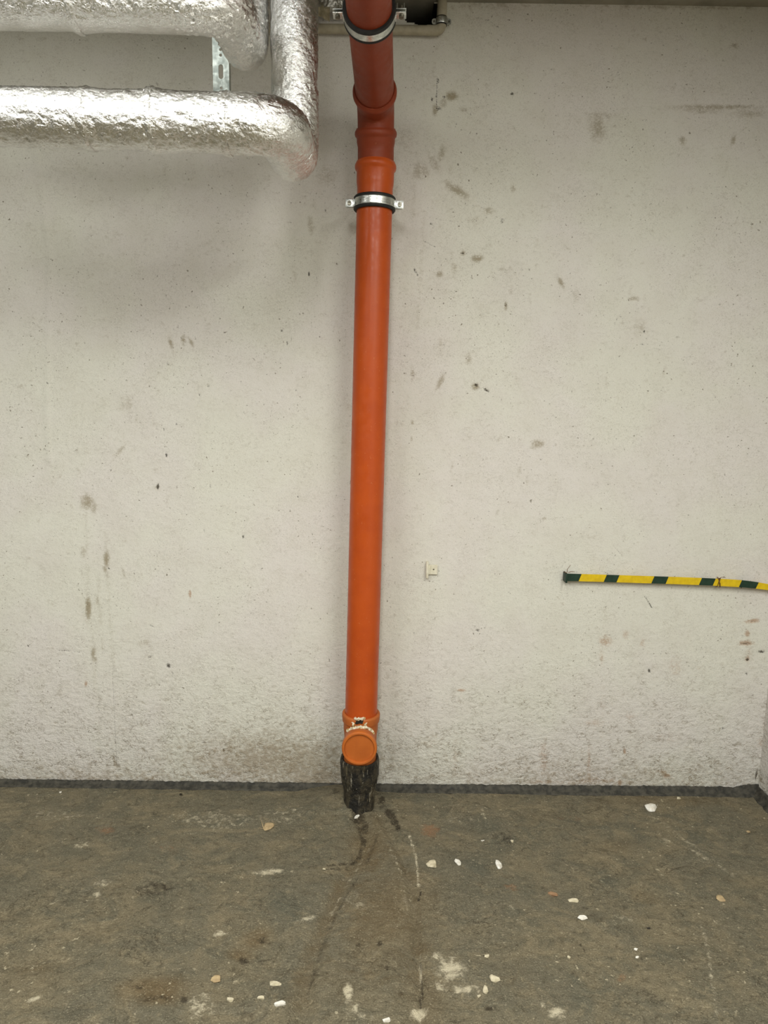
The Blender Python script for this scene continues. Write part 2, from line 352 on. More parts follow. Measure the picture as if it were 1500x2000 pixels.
# back wall: relief, hole and marks
xs = np.concatenate([np.linspace(-4.2, -1.56, 30)[:-1], np.arange(-1.56, RX, 0.005), [RX]])
zs = np.concatenate([np.arange(0.0, CEIL, 0.005), [CEIL + .05]])
U, V = np.meshgrid(xs, zs, indexing='ij'); U = U.ravel(); V = V.ravel()
wp = Painter(U, V, lambda px, py: at_y(px, py, 0.0)[[0, 2]])
B, L = wp.blob, wp.line
for a in [(170, 980, 16, 18, .6), (183, 992, 8, 14, .5), (163, 1078, 9, 14, .45), (208, 1092, 7, 20, .7), (205, 1112, 5, 10, .6), (172, 1188, 7, 28, .75),
          (190, 1172, 5, 14, .5), (158, 1120, 5, 12, .35), (182, 1275, 6, 20, .6), (186, 1288, 5, 12, .5), (200, 1260, 4, 24, .35), (222, 1295, 4, 20, .3),
          (241, 1118, 3, 12, .5, -15), (333, 670, 5, 14, .6, -15), (358, 664, 6, 12, .65), (373, 668, 5, 13, .55, -25), (338, 690, 4, 12, .3, -20),
          (248, 788, 24, 24, .34), (235, 880, 6, 28, .45, 40), (282, 1255, 18, 10, .4), (308, 952, 10, 12, .35), (607, 440, 8, 24, .45, -10),
          (575, 532, 6, 30, .3, -12), (640, 345, 26, 30, .35), (612, 395, 10, 16, .25), (248, 310, 6, 10, .35, -20), (40, 755, 16, 6, .35), (310, 728, 5, 4, .4),
          (118, 648, 8, 8, .35), (375, 733, 6, 4, .3), (430, 800, 10, 6, .2),
          (882, 188, 14, 11, .75), (866, 200, 10, 14, .45), (905, 215, 14, 6, .45), (850, 215, 7, 14, .6), (862, 300, 9, 22, .5, 15), (820, 335, 24, 22, .45),
          (893, 372, 34, 10, .6, 33), (848, 320, 10, 26, .45, -30), (955, 412, 14, 9, .5), (925, 430, 18, 12, .3), (1002, 368, 7, 10, .5), (993, 345, 6, 10, .2),
          (905, 494, 8, 6, .6, -40), (932, 505, 14, 9, .7), (858, 535, 9, 8, .6), (887, 525, 8, 18, .4), (875, 510, 30, 8, .25, -40), (955, 480, 10, 12, .25),
          (988, 597, 5, 11, .6), (998, 565, 6, 14, .35), (1096, 552, 6, 16, .6, -30), (1125, 575, 9, 22, .32), (1010, 515, 20, 6, .2), (938, 610, 5, 18, .3),
          (1237, 583, 15, 5, .55), (1333, 275, 10, 12, .5), (1432, 275, 6, 16, .55, 20), (1418, 330, 6, 22, .25, 20), (1168, 250, 20, 34, .5), (1175, 225, 40, 8, .4),
          (1400, 209, 110, 6, .55), (1370, 216, 60, 10, .4), (1465, 222, 50, 12, .4), (860, 675, 6, 20, .35), (915, 700, 7, 14, .5), (860, 746, 7, 22, .55, 25),
          (928, 755, 10, 8, .7), (806, 730, 5, 18, .5), (805, 825, 4, 6, .6), (804, 858, 3, 8, .5), (1012, 745, 14, 14, .22), (1185, 745, 5, 18, .35), (880, 330, 6, 16, .3),
          (1250, 640, 20, 24, .35), (1380, 580, 30, 6, .22, -30), (1010, 260, 14, 8, .25), (1050, 867, 16, 9, .6), (1040, 875, 8, 5, .4), (883, 912, 4, 13, .4, 15), (975, 857, 4, 12, .4, 25),
          (1014, 920, 5, 16, .4, 15), (1030, 938, 4, 12, .35), (972, 1000, 4, 10, .4, 25), (1063, 1013, 6, 4, .5), (1195, 330, 10, 14, .2), (1435, 90, 12, 9, .45), (1218, 30, 18, 6, .3),
          (725, 560, 60, 140, .12), (830, 160, 40, 50, .25), (790, 270, 30, 30, .3)]:
    B('smear', *a)
for a in [(1470, 1213, 18, 5, .8, -8), (1460, 1238, 6, 9, .7), (1457, 1256, 18, 6, .8), (1460, 1287, 6, 8, .7), (1462, 1265, 10, 50, .35), (1182, 1252, 15, 13, .6), (1175, 1282, 6, 18, .45),
          (1222, 1240, 8, 14, .45), (1255, 1256, 6, 10, .5), (1320, 1302, 16, 26, .38), (1365, 1305, 6, 4, .4), (901, 1348, 10, 4, .7), (1220, 1467, 3, 7, .9), (1302, 1515, 9, 6, .8), (1295, 1508, 14, 8, .5),
          (1160, 1412, 26, 10, .4), (1062, 1480, 12, 46, .45), (1150, 1492, 5, 46, .5), (890, 1475, 10, 52, .32), (842, 1450, 24, 30, .28), (1300, 1440, 40, 12, .3), (1230, 1400, 14, 14, .35),
          (1176, 1380, 10, 60, .25), (1210, 1530, 6, 8, .7), (1495, 1420, 6, 20, .5), (1485, 1450, 10, 12, .4),
          (371, 1160, 3, 9, .95), (168, 1335, 4, 7, .7), (690, 1380, 8, 60, .25), (1480, 1130, 20, 24, .2), (236, 905, 4, 4, .3), (15, 690, 24, 40, .12), (1160, 1525, 60, 6, .5), (1060, 1527, 50, 5, .5)]:
    B('rust', *a)
for a in [(852, 188, 2.2, 5, .8), (856, 158, 2, 5, .7), (844, 194, 3, 4, .8), (856, 212, 8, 5, .6), (867, 189, 3, 4, .7), (1000, 183, 3.4, 3.4, 1.0), (981, 431, 4, 7, .6, 20), (903, 495, 4, 3, .7),
          (988, 596, 2.5, 5, .6), (930, 752, 4, 4, .85), (950, 762, 7, 3, .8, 30), (842, 437, 4, 3, .6), (810, 528, 2, 7, .8, -25), (816, 537, 2, 4, .7), (1034, 526, 2.5, 2.5, .7), (1019, 526, 4, 2, .7),
          (1258, 648, 2, 5, .8), (1254, 672, 5, 2, .6), (1348, 540, 3, 2.5, .6), (308, 950, 3, 7, .85, 12), (270, 962, 2, 4, .5), (329, 1300, 4.5, 6, .75, -20), (337, 1314, 2, 5, .6, -25), (293, 1283, 6, 2, .7, -20),
          (295, 1222, 7, 1.6, .6, 15), (437, 1465, 3, 4.5, .75), (398, 1450, 6, 2, .6), (475, 1048, 2.6, 5, .7), (398, 1038, 2, 6, .5), (411, 949, 1.8, 6, .6), (432, 989, 2, 3, .6), (603, 535, 2.2, 6, .9),
          (550, 646, 2.4, 2.4, .9), (625, 658, 2, 2, .7), (561, 670, 2.4, 5, .6), (495, 700, 2, 2, .7), (407, 753, 2.2, 3.4, .8), (389, 771, 2, 3, .7), (436, 785, 1.8, 4, .6), (325, 889, 2.2, 4.6, .9), (344, 828, 2, 2.2, .9),
          (320, 838, 1.8, 5, .6, 20), (578, 762, 2, 2, .7), (640, 755, 2, 3, .5), (582, 970, 2.2, 2.2, .8), (593, 931, 2, 3, .5), (644, 1290, 1.8, 4, .8), (155, 1005, 2, 3, .5), (55, 1262, 2, 2, .9), (212, 1110, 2.4, 2.4, .8),
          (636, 412, 3, 4, .6), (567, 434, 2.4, 2.4, .7), (482, 388, 2, 2, .6), (484, 415, 2, 2, .6), (412, 523, 4, 2, .6), (300, 478, 2.4, 3, .5), (93, 748, 3, 3, .6), (75, 460, 2, 2, .5), (340, 757, 4, 2, .5),
          (933, 1231, 5, 2.4, .7), (1268, 1310, 3.4, 4, .8, -20), (1458, 1316, 2.4, 2.4, .9), (1457, 1257, 14, 2.4, .55), (1487, 1273, 8, 3, .8), (1460, 1289, 4, 4, .75), (1470, 1213, 14, 1.6, .5), (1136, 1484, 4, 1.8, .8, -30), (1412, 1422, 2.2, 2.2, .8),
          (1478, 1512, 1.8, 13, 1.0, 10), (1496, 1440, 3, 6, .7), (1345, 1455, 2, 2, .7), (808, 1238, 2, 5, .5), (990, 690, 2, 2, .6), (1424, 248, 2, 2, .6), (1345, 232, 4, 2, .6), (1010, 950, 2, 2, .3), (1435, 88, 7, 2.5, .55), (1208, 141, 2, 2, .7), (1270, 400, 2, 2, .5), (950, 640, 2, 2, .5), (1050, 324, 2, 2, .6), (1413, 300, 2, 2, .5)]:
    B('dark', *a)  # dark marks; one paints the dark inside a drill hole
for seg in [[(187, 1295), (193, 1380), (196, 1480)], [(218, 1290), (224, 1400), (228, 1500)], [(1197, 1064), (1215, 1086)], [(1171, 1092), (1171, 1112)]]: L('dark', seg, 1.6, .42)
L('dark', [(1260, 1165), (1273, 1187)], 1.8, .62); L('dark', [(115, 1270), (160, 1274)], 1.6, .5)
L('dark', [(826, 470), (852, 483)], 1.6, .5); L('dark', [(1200, 636), (1205, 622), (1214, 617), (1218, 632)], 1.8, .4)
L('dark', [(750, 1410), (810, 1448)], 1.6, .45); L('dark', [(853, 150), (853, 205)], 1.5, .55); L('dark', [(1460, 700), (1480, 722), (1500, 735)], 2, .3)
L('dark', [(930, 35), (955, 40), (975, 55)], 1.8, .45); L('dark', [(905, 160), (930, 140)], 1.8, .4)
# soot/dirt tone of the plaster: low zone near the floor, worst beside the drain; also darker strips along the ceiling line
B('dirt_dark', 560, 1490, 250, 70, .75, 0, 1.0); B('dirt_dark', 620, 1530, 90, 60, .9, 0, 1.0); B('dirt_dark', 780, 1500, 60, 60, .35, 0, 1.); B('dirt_dark', 1330, 12, 200, 9, .5); B('dirt_dark', 960, 10, 90, 9, .4)
B('dirt_dark', 190, 1540, 420, 50, .58, 0, 1.0); B('dirt_dark', 1150, 1530, 480, 60, .46, 0, 1.0)
for q in ([(166, 965), (170, 1100), (172, 1200)], [(205, 1040), (209, 1110), (214, 1200), (222, 1300)], [(180, 1230), (186, 1330), (196, 1475)], [(192, 1130), (196, 1220)], [(812, 330), (806, 430)], [(828, 420), (815, 640)]): L('smear', q, 7, .27)
ridge = np.zeros_like(U); L('ridge', [(68, 270), (84, 400), (97, 490), (96, 600), (92, 760), (96, 900)], 7, 1.0)
L('crk', [(857, 150), (850, 200), (846, 250), (835, 300), (818, 420), (812, 500), (816, 560), (812, 620), (797, 660), (786, 700), (781, 760), (776, 860)], 5, 1.0)
L('crk', [(822, 100), (820, 300), (805, 480)], 3, .5); L('crk', [(870, 800), (850, 960), (834, 1100)], 6, .35)
rough_k = np.clip((0.62 - V) / 0.55, 0, 1) ** 1.2 * 0.9 + 0.10
g = wp.get
nz0 = np.zeros_like(U)
D = 0.0035 * fbm(U, nz0, V, 2.1, 2) + 0.0006 * fbm(U, nz0 + 4, V * 1.2, 28, 2) + rough_k * 0.0016 * fbm(U, nz0 + 9, V * 1.5, 55, 3)
D += 0.0020 * g('ridge') + 0.0014 * g('crk') * (0.6 + fbm(U, nz0, V, 30, 2)) - 0.0022 * g('dark')
D = np.maximum(D, -0.004)
hole_px = [(738, -40), (742, 20), (763, 24), (776, 28), (785, 33), (799, 41), (812, 45), (822, 50), (843, 53), (858, 46), (864, 34), (863, 16), (858, 8), (846, 8), (842, -40)]
poly = [tuple(at_y(x, y)[[0, 2]]) for x, y in hole_px]
jit = 0.004 * perlin(U * 60, V * 60, 0.5), 0.004 * perlin(U * 60, V * 60, 8.5)
ins = inside(U + jit[0], V + jit[1], poly)
Yw = -D.copy(); Yw[ins] = 0.32 + 0.03 * fbm(U[ins], nz0[ins], V[ins], 18, 3)
wall_me = mesh('wall_back', np.stack([U, Yw, V], 1), grid_faces(len(xs), len(zs))[:, ::-1])
attr_set(wall_me, 'stain', np.stack([g('smear'), g('dark'), g('rust')], 1))
attr_set(wall_me, 'wear', np.stack([rough_k, g('dirt_dark'), nz0], 1))
fi = np.array([p.vertices[0] for p in wall_me.polygons]); Fq = grid_faces(len(xs), len(zs))
wall = struct(obj('wall_back', wall_me, [M['plaster'], M['void']]))
wall_me.polygons.foreach_set('material_index', ins[Fq].any(1).astype(np.int32))

# right wall with the same plaster
ys = np.concatenate([np.arange(0.0, -0.5, -0.01), np.linspace(-0.5, -7.2, 50)]); zs2 = np.linspace(0, CEIL + .02, 180)
U2, V2 = np.meshgrid(ys, zs2, indexing='ij'); U2 = U2.ravel(); V2 = V2.ravel()
D2 = 0.003 * fbm(U2 * 0 + 3, U2, V2, 2.1, 2) + 0.0012 * fbm(U2 * 0, U2, V2, 40, 2); D2 *= np.clip(-U2 / 0.05, 0, 1)
me = mesh('wall_right', np.stack([RX - D2, U2, V2], 1), grid_faces(len(ys), len(zs2)))
attr_set(me, 'stain', np.zeros((len(U2), 3))); attr_set(me, 'wear', np.stack([np.clip((0.62 - V2) / 0.55, 0, 1), U2 * 0, U2 * 0], 1))
struct(obj('wall_right', me, M['plaster']))
def slab(name, c, d, m):
    bm = bmesh.new(); bm_box(bm, c, d); return struct(obj(name, from_bm(name, bm, False), m))
slab('ceiling', (-1.4, -3.4, CEIL + .06), (6.0, 7.9, .12), M['ceiling'])
slab('wall_left', (-4.25, -3.6, CEIL / 2), (.1, 7.4, CEIL), M['paint'])
slab('wall_front', (-1.4, -7.25, CEIL / 2), (6.0, .1, CEIL), M['paint'])

# floor: relief, runoff gullies below the drain, stains
BASE = at_y(702, 1500, -0.14); BX, BY = at_z(700, 1590)[0], -0.140
xs = np.concatenate([np.linspace(-4.2, -1.6, 16)[:-1], np.arange(-1.6, 1.5, 0.006), [1.55]])
ys = np.concatenate([[0.02], np.arange(0.0, -1.25, -0.006), np.linspace(-1.26, -7.2, 40)])
U, V = np.meshgrid(xs, ys, indexing='ij'); U = U.ravel(); V = V.ravel(); nz0 = np.zeros_like(U)
fp = Painter(U, V, lambda px, py: at_z(px, py, 0.0)[[0, 1]])
B, L = fp.blob, fp.line
for a in [(300, 1930, 90, 34, .7), (500, 1830, 40, 24, .7, -25), (470, 1860, 30, 18, .6), (330, 1640, 50, 14, .3), (640, 1850, 60, 80, .35), (770, 1800, 70, 160, .4), (830, 1930, 90, 60, .4),
          (1200, 1650, 60, 20, .5), (1270, 1750, 60, 16, .4, 15), (1060, 1590, 60, 14, .35), (1300, 1560, 160, 16, .4), (1010, 1900, 60, 60, .3), (60, 1900, 80, 60, .35), (200, 1820, 80, 26, .25), (700, 1640, 30, 30, .5)]:
    B('brown', *a)
B('brown', 720, 1660, 60, 70, .6); B('brown', 755, 1770, 120, 130, .55); B('brown', 700, 1880, 150, 90, .36)
L('brown', [(705, 1600), (722, 1640), (700, 1670), (670, 1720), (640, 1790), (610, 1850), (590, 1950)], 22, .5)
L('brown', [(730, 1600), (760, 1660), (800, 1700), (810, 1800), (830, 1900), (840, 2000)], 30, .42)
for a in [(305, 1732, 44, 20, .5), (275, 1735, 14, 12, .45), (335, 1725, 14, 10, .4), (985, 1634, 24, 18, .45), (310, 1588, 22, 10, .32), (322, 1612, 22, 8, .28), (950, 1690, 12, 12, .35), (1290, 1790, 8, 8, .2),
          (762, 1590, 16, 9, .85, 35), (770, 1602, 8, 8, .9), (777, 1613, 6, 8, .9), (745, 1580, 8, 6, .6), (700, 1598, 16, 12, .8), (712, 1612, 10, 12, .6), (703, 1665, 5, 12, .6, 20), (712, 1640, 5, 14, .6),
          (512, 1832, 14, 8, .6), (475, 1872, 14, 9, .7), (740, 1842, 7, 7, .7), (700, 1842, 8, 10, .4), (955, 1965, 14, 8, .6), (832, 1880, 4, 12, .6), (820, 1950, 5, 20, .5), (756, 1890, 6, 8, .5),
          (355, 1550, 4, 3, .8), (1040, 1826, 3, 3, .3), (300, 1945, 50, 10, .5), (360, 1950, 10, 10, .7), (270, 1925, 12, 8, .5), (180, 1875, 8, 4, .5), (1160, 1720, 12, 20, .3), (1160, 1900, 20, 30, .32), (745, 1565, 8, 10, .8), (880, 1548, 6, 2, .6),
          (655, 1695, 30, 3, .55, -8), (610, 1690, 14, 3, .5, -10)]:
    B('dark', *a)
B('dark', 702, 1578, 44, 20, .55); B('dark', 655, 1560, 16, 22, .4)
L('dark', [(700, 1610), (708, 1640), (704, 1660), (690, 1680), (640, 1690)], 5, .55)
L('dark', [(818, 1755), (822, 1740)], 2.5, .8); L('dark', [(820, 1870), (826, 1900), (822, 1960)], 3, .7); L('dark', [(240, 1640), (400, 1628), (560, 1620)], 2, .35)
L('dark', [(1120, 1830), (1140, 1850), (1155, 1875)], 3, .5); L('dark', [(1160, 1680), (1170, 1720), (1190, 1740)], 4, .35)
for a in [(525, 1613, 8, 6, .5), (200, 1722, 24, 8, .45), (190, 1745, 10, 10, .45), (160, 1650, 26, 10, .35), (520, 1700, 38, 6, .55, -4), (430, 1820, 16, 7, .6, -10), (882, 1890, 30, 24, .7), (905, 1930, 34, 10, .65), (860, 1920, 14, 14, .5),
          (680, 1938, 10, 24, .65), (690, 1970, 16, 14, .5), (818, 1975, 16, 14, .7), (822, 1890, 4, 30, .7), (600, 1792, 26, 5, .55, -20), (70, 1947, 18, 5, .7, -25), (1300, 1640, 14, 6, .35), (1085, 1975, 18, 12, .6), (1060, 1960, 8, 6, .6), (385, 1960, 40, 30, .4),
          (1370, 1670, 30, 4, .45, 32), (1220, 1790, 40, 8, .28, 10), (945, 1590, 4, 20, .4, -15), (1100, 1985, 14, 6, .5), (855, 1865, 12, 10, .6), (1000, 1775, 8, 16, .4, -30), (715, 1985, 20, 10, .3), (1300, 1800, 40, 5, .3, 10), (1455, 1700, 20, 6, .3)]:
    B('light', *a)
L('light', [(800, 1630), (812, 1670), (818, 1730)], 3, .6); L('light', [(1270, 1590), (1340, 1640), (1430, 1705)], 9, .28); L('light', [(1370, 1800), (1385, 1860), (1400, 1980)], 5, .35)
for a in [(840, 1618, 24, 16, .62), (205, 1618, 24, 12, .5), (322, 1655, 40, 10, .35), (1000, 1730, 20, 10, .45), (1080, 1744, 12, 8, .6), (1215, 1905, 14, 12, .5), (1120, 1595, 60, 8, .3), (1000, 1610, 40, 10, .2), (80, 1725, 30, 12, .2)]:
    B('red', *a)
for a in [(980, 1640, 60, 30, .5), (920, 1700, 40, 30, .6), (1040, 1770, 50, 40, .5), (1180, 1720, 50, 40, .45), (560, 1770, 90, 50, .5), (640, 1600, 60, 30, .4), (440, 1600, 100, 20, .4), (1170, 1930, 90, 70, .45), (1290, 1850, 60, 30, .4), (350, 1680, 60, 30, .4), (1390, 1640, 90, 60, .35), (150, 1790, 120, 30, .35), (800, 1560, 60, 16, .4)]:
    B('grey', *a)
B('grey', 1240, 1630, 330, 70, .42, 0, 1.0); B('grey', 1000, 1600, 200, 36, .4, 0, 1.0)
L('dark', [(738, 1630), (712, 1690), (668, 1760), (626, 1850), (602, 1930)], 5, .42); L('dark', [(655, 1650), (690, 1665), (672, 1700)], 4, .4); L('light', [(726, 1640), (690, 1700), (640, 1790)], 6, .26); L('light', [(760, 1650), (786, 1710), (796, 1790)], 7, .28)  # thin dark and pale lines paint shading along the gully edges
for a in [(420, 1600, 120, 26, .30), (560, 1590, 70, 24, .28), (110, 1590, 90, 18, .24), (690, 1760, 40, 30, .25), (900, 1600, 60, 20, .22)]: B('light', *a)
g = fp.get
def base_relief(x, y):
    r = np.hypot(x - BX, y - BY); z0 = np.zeros_like(x)
    h = 0.004 * fbm(x, y, z0, 2.2, 2) + 0.0024 * fbm(x, y * 1.3, z0 + 3, 13, 4)
    h = h + 0.030 * np.exp(-(r / 0.11) ** 2) * (0.7 + 0.9 * fbm(x, y, z0 + 1, 13, 3)) * np.where(y < BY - .05, .55, 1.0)
    h = h + 0.022 * np.exp(-(((x - BX + .09) / .09) ** 2 + ((y - BY - .05) / .10) ** 2))
    return h - 0.004
L('gully', [(706, 1610), (722, 1645), (690, 1690), (655, 1750), (625, 1820), (600, 1900), (590, 2000)], 12, 1.0)
L('gully', [(745, 1600), (790, 1680), (808, 1760), (815, 1850), (822, 1950), (822, 2000)], 7, .8)
L('lip', [(735, 1610), (770, 1690), (770, 1780), (760, 1900)], 20, .8); L('lip', [(655, 1640), (640, 1700), (590, 1780), (540, 1850)], 14, .5); L('lip', [(1110, 1800), (1250, 1795), (1340, 1810)], 10, .4)
Zf = base_relief(U, V) - 0.011 * g('gully') + 0.008 * g('lip') - 0.003 * g('dark') + 0.0012 * g('light') - 0.003 * g('red')
pit = np.exp(-(((U - at_z(300, 1930)[0]) / .12) ** 2 + ((V - at_z(300, 1930)[1]) / .05) ** 2))
Zf += 0.004 * pit * fbm(U, V, nz0, 45, 3)
me = mesh('floor', np.stack([U, V, Zf], 1), grid_faces(len(xs), len(ys))[:, ::-1])
attr_set(me, 'stain', np.stack([g('brown'), g('dark'), g('light')], 1)); attr_set(me, 'wear', np.stack([g('red'), g('grey'), nz0], 1))
floor = struct(obj('floor', me, M['floor']))
def floor_z(x, y):
    i = np.argmin((U - x) ** 2 + (V - y) ** 2); return float(Zf[i])

# black bitumen joint along the foot of the walls
def joint(name, P0, axis, nrm, length, top):
    n = int(length / 0.005) + 1; t = np.linspace(0, length, n); V_ = []
    prof = [(0.004, 1.0), (0.008, .93), (.011, .55), (.017, .20), (.030, .0), (.034, -.25)]
    for k, tt in enumerate(t):
        p = P0 + axis * tt; q = p[0] + p[1] * 3.3
        hh = top(p) + .0035 * float(fbm(q, 1.0, 0., 11, 2)) + 0.0055 * float(fbm(q, 2., 0., 60, 3))
        for j, (o, z) in enumerate(prof):
            wv = 1 + .25 * float(fbm(q, j * 1.7, 5., 18, 2))
            V_.append([*(p + nrm * o * (wv if j > 1 else 1))[:2], hh * z + (.002 * float(fbm(q, j, 9., 60, 2)) if 0 < j else 0)])
    return struct(obj(name, mesh(name, V_, grid_faces(n, len(prof))), M['bitumen']))
def joint_top(p): return float(np.interp(p[0], [-1.5, 0, 1.1, 1.30, 1.36], [.012, .014, .021, .021, .032]))
joint('baseboard_back', np.array([-2.2, 0.0]), np.array([1., 0]), np.array([0, -1.]), 2.2 + RX, joint_top)
joint('baseboard_right', np.array([RX, 0.0]), np.array([0, -1.]), np.array([-1., 0]), 3.0, lambda p: 0.030)

# ------------------------------------------------------------------ orange drain stack
PY = -0.140
pb = at_y(704, 1440, PY); pt = at_y(733.5, 330, PY)
ax = (pt - pb) / np.linalg.norm(pt - pb)
def on_axis(z): return pb + ax * ((z - pb[2]) / ax[2])
zc = lambda y: at_y(720, y, PY)[2]
Z_HUB, Z_RIM, Z_BELL = zc(1480), zc(1391), zc(318)
foot = on_axis(Z_HUB - 0.03)
drain = thing('drain_pipe', 'orange plastic drain pipe running up the white wall and bending forward under the ceiling', 'pipe', foot)
R = 0.055
def part(name, me, m, parent, label=None):
    o = obj(name, me, m, parent)
    if label: o['label'] = label
    return o
def straight(p, d, prof, seg=72, name='tube'):
    P = [np.asarray(p) + np.asarray(d) * s for s, r in prof]
    return sweep(P, [r for s, r in prof], seg, None, True, name, off=foot)
def bell_prof(l0, rm=.0585):                   # bell that opens at l0 (length measured along the flow axis)
    return [(l0 - .075, .055), (l0 - .066, .0565), (l0 - .056, rm - .0012), (l0 - .028, rm - .0012), (l0 - .025, rm), (l0 - .021, .0622), (l0 - .016, .0636), (l0 - .009, .0634), (l0 - .005, .0615), (l0 - .003, rm + .001), (l0, rm + .0006), (l0, .0555), (l0 - .01, .0552)]
zs_ = Z_RIM - 0.03
Lp = (Z_BELL - zs_) / ax[2]
prof = [(0, R)] + [(s, R) for s in np.linspace(.02, Lp - .09, 30)] + bell_prof(Lp)
part('riser_pipe', straight(on_axis(zs_), ax, prof), M['orange'], drain)
# upper bends, turtle style in the plane that holds the axis and the room direction
e = math.radians(90); pos = on_axis(Z_BELL); yaw = np.array([-0.028, -1.0, 0]); yaw /= np.linalg.norm(yaw)
def dirv(e): 
    v = yaw * math.cos(e) + np.array([0, 0, 1.0]) * math.sin(e)
    return v
def bend(pos, e0, turn, pre, rad, post):
    P = [pos - dirv(e0) * .03, pos]; P += [pos + dirv(e0) * pre * t for t in (.5, 1)]
    p = P[-1].copy(); n = 14; de = turn / n
    for k in range(n):
        e0 -= de / 2; p = p + dirv(e0) * rad * de; e0 -= de / 2; P.append(p.copy())
    Q = [p + dirv(e0) * s for s in (0.002, post)]
    return P + Q, e0, Q[-1]
def fit(name, pos, e0, turn, pre, rad, bell):
    P, e1, endp = bend(pos, e0, turn, pre, rad, .004)
    Rr = [R] * len(P); d = dirv(e1)
    for s, r in [(.010, .0572), (.014, .0580), (bell - .027, .0580), (bell - .024, .0592), (bell - .021, .0622), (bell - .016, .0636), (bell - .009, .0634), (bell - .005, .0615), (bell - .003, .0595), (bell, .059), (bell, .0558), (bell - .008, .0552)]:
        P.append(endp + d * s); Rr.append(r)
    me = sweep(P, Rr, 72, None, True, name, off=foot); part(name, me, M['brown'], drain, 'darker reddish brown bend')
    return endp + d * bell, e1
pos, e = fit('bend', pos, e, math.radians(13), .016, .10, .050)
pos, e = fit('bend', pos, e, math.radians(67), .010, .062, .055)
d = dirv(e)
part('overhead_pipe', sweep([pos - d * .02 + d * s for s in np.linspace(0, 1.1, 30)], R, 72, None, True, 'overhead_pipe', off=foot), M['brown'], drain, 'darker reddish brown pipe run')
OVER0, OVERD = pos.copy(), d.copy()
# inspection tee with its cap
zt = lambda z: (z - foot[2]) / ax[2]
Lt = zt(Z_RIM)
prof = [(0, .050), (.0, .0555), (.02, .0555), (Lt - .085, .0558), (Lt - .07, .057), (Lt - .058, .0592), (Lt - .035, .0590), (Lt - .030, .0592), (Lt - .028, .0635), (Lt - .016, .0648), (Lt - .007, .0652), (Lt - .002, .0645), (Lt, .0625), (Lt, .0557), (Lt - .012, .0553)]
part('inspection_tee', straight(foot, ax, prof), M['tee'], drain, 'ochre orange inspection tee')
cc = at_y(702, 1463, PY - .118)
axc = on_axis(cc[2])
yb = np.array([0, -1.0, 0.0])
c0 = np.array([axc[0], PY, cc[2]])
part('tee_branch', sweep([c0 + yb * s for s in (.02, .06, .070, .082, .086, .100, .100)], [.052, .052, .053, .0550, .0570, .0570, .05], 64, None, True, 'tee_branch', off=foot), M['tee'], drain)
cp = [(.098, .050), (.098, .0568), (.101, .0584), (.113, .0584), (.1165, .0574), (.118, .0555), (.118, .0505), (.1165, .0492), (.1105, .0482), (.1105, .044), (.1112, .030), (.1114, .012), (.1114, .002)]
part('inspection_cap', sweep([c0 + yb * s for s, r in cp], [r for s, r in cp], 72, None, True, 'inspection_cap', off=foot), M['cap'], drain, 'round ochre end cap facing the room')
# crusty sealant left above the cap with a dark hole
def lump(name, cx, rx, ry, rz, seed, sub=3, amp=.35, sc=2.2):
    bm = bmesh.new(); bmesh.ops.create_icosphere(bm, subdivisions=sub, radius=1.0)
    P = np.array([v.co[:] for v in bm.verts]); n = fbm(P[:, 0] + seed * 3.1, P[:, 1] + seed, P[:, 2], sc, 3) * amp
    P = P * (1 + n)[:, None] * np.array([rx, ry, rz]) + np.asarray(cx)
    for v, p in zip(bm.verts, P): v.co = p
    return from_bm(name, bm)
top = at_y(701, 1432, PY - .072)
def crust_disp(seed, a):
    return lambda q, s_, th: a * fbm(q[:, 0] + seed, q[:, 1], q[:, 2], 90, 3) + a * .6 * fbm(q[:, 0] + seed, q[:, 1], q[:, 2], 260, 2)
def arc3(x0, z0, rx, rz, a0, a1, y0, n=60):
    return [np.array([x0 + rx * math.cos(a_), y0 + .010 * math.sin(3 * a_), z0 + rz * math.sin(a_)]) for a_ in np.linspace(a0, a1, n)]
part('sealant_crust', sweep(arc3(c0[0], cc[2], .049, .0555, .15 * math.pi, .80 * math.pi, PY - .070), [.0062] * 60, 14, crust_disp(1., .006), True, 'sealant_crust', off=foot), M['crust'], drain, 'whitish crust of sealant above the cap')
part('sealant_crust', sweep(arc3(c0[0] - .002, cc[2] + .060, .021, .0225, -.05 * math.pi, 1.05 * math.pi, PY - .062), [.0045] * 60, 12, crust_disp(4., .006), True, 'sealant_crust', off=foot), M['crust'], drain, 'whitish crust of sealant above the cap')
part('sealant_gap', lump('sealant_gap', (c0[0] - .002 - foot[0], PY - .060 - foot[1], cc[2] + .068 - foot[2]), .017, .006, .011, 3), M['black'], drain, 'black gap in the sealant')  # solid black lump, stands in for the dark inside the hole

# cast iron hub in the floor
hz = Z_HUB + .004
hub = thing('floor_drain_socket', 'stained black iron pipe socket standing out of the floor under the orange pipe', 'pipe socket', (foot[0], PY, 0))
def hub_disp(q, s, th): return 0.0026 * fbm(q[:, 0], q[:, 1], q[:, 2] * .8, 34, 4)
hp = [(-.035, .0535), (.0, .0535), (.03, .0540), (.055, .0550), (.08, .0575), (.10, .0615), (.118, .0650), (.135, .0668), (hz - .010, .0675), (hz - .003, .0668), (hz, .0640), (hz - .002, .0590), (hz - .012, .0562), (hz - .04, .0558)]
bpos = np.array([foot[0], PY, 0.0]); hb = np.array([BX, PY + .004, 0.0])
Pd, Rd = [], []
for i in range(len(hp) - 1):
    for k in range(6):
        f = k / 6; Pd.append(hp[i][0] + (hp[i + 1][0] - hp[i][0]) * f); Rd.append(hp[i][1] + (hp[i + 1][1] - hp[i][1]) * f)
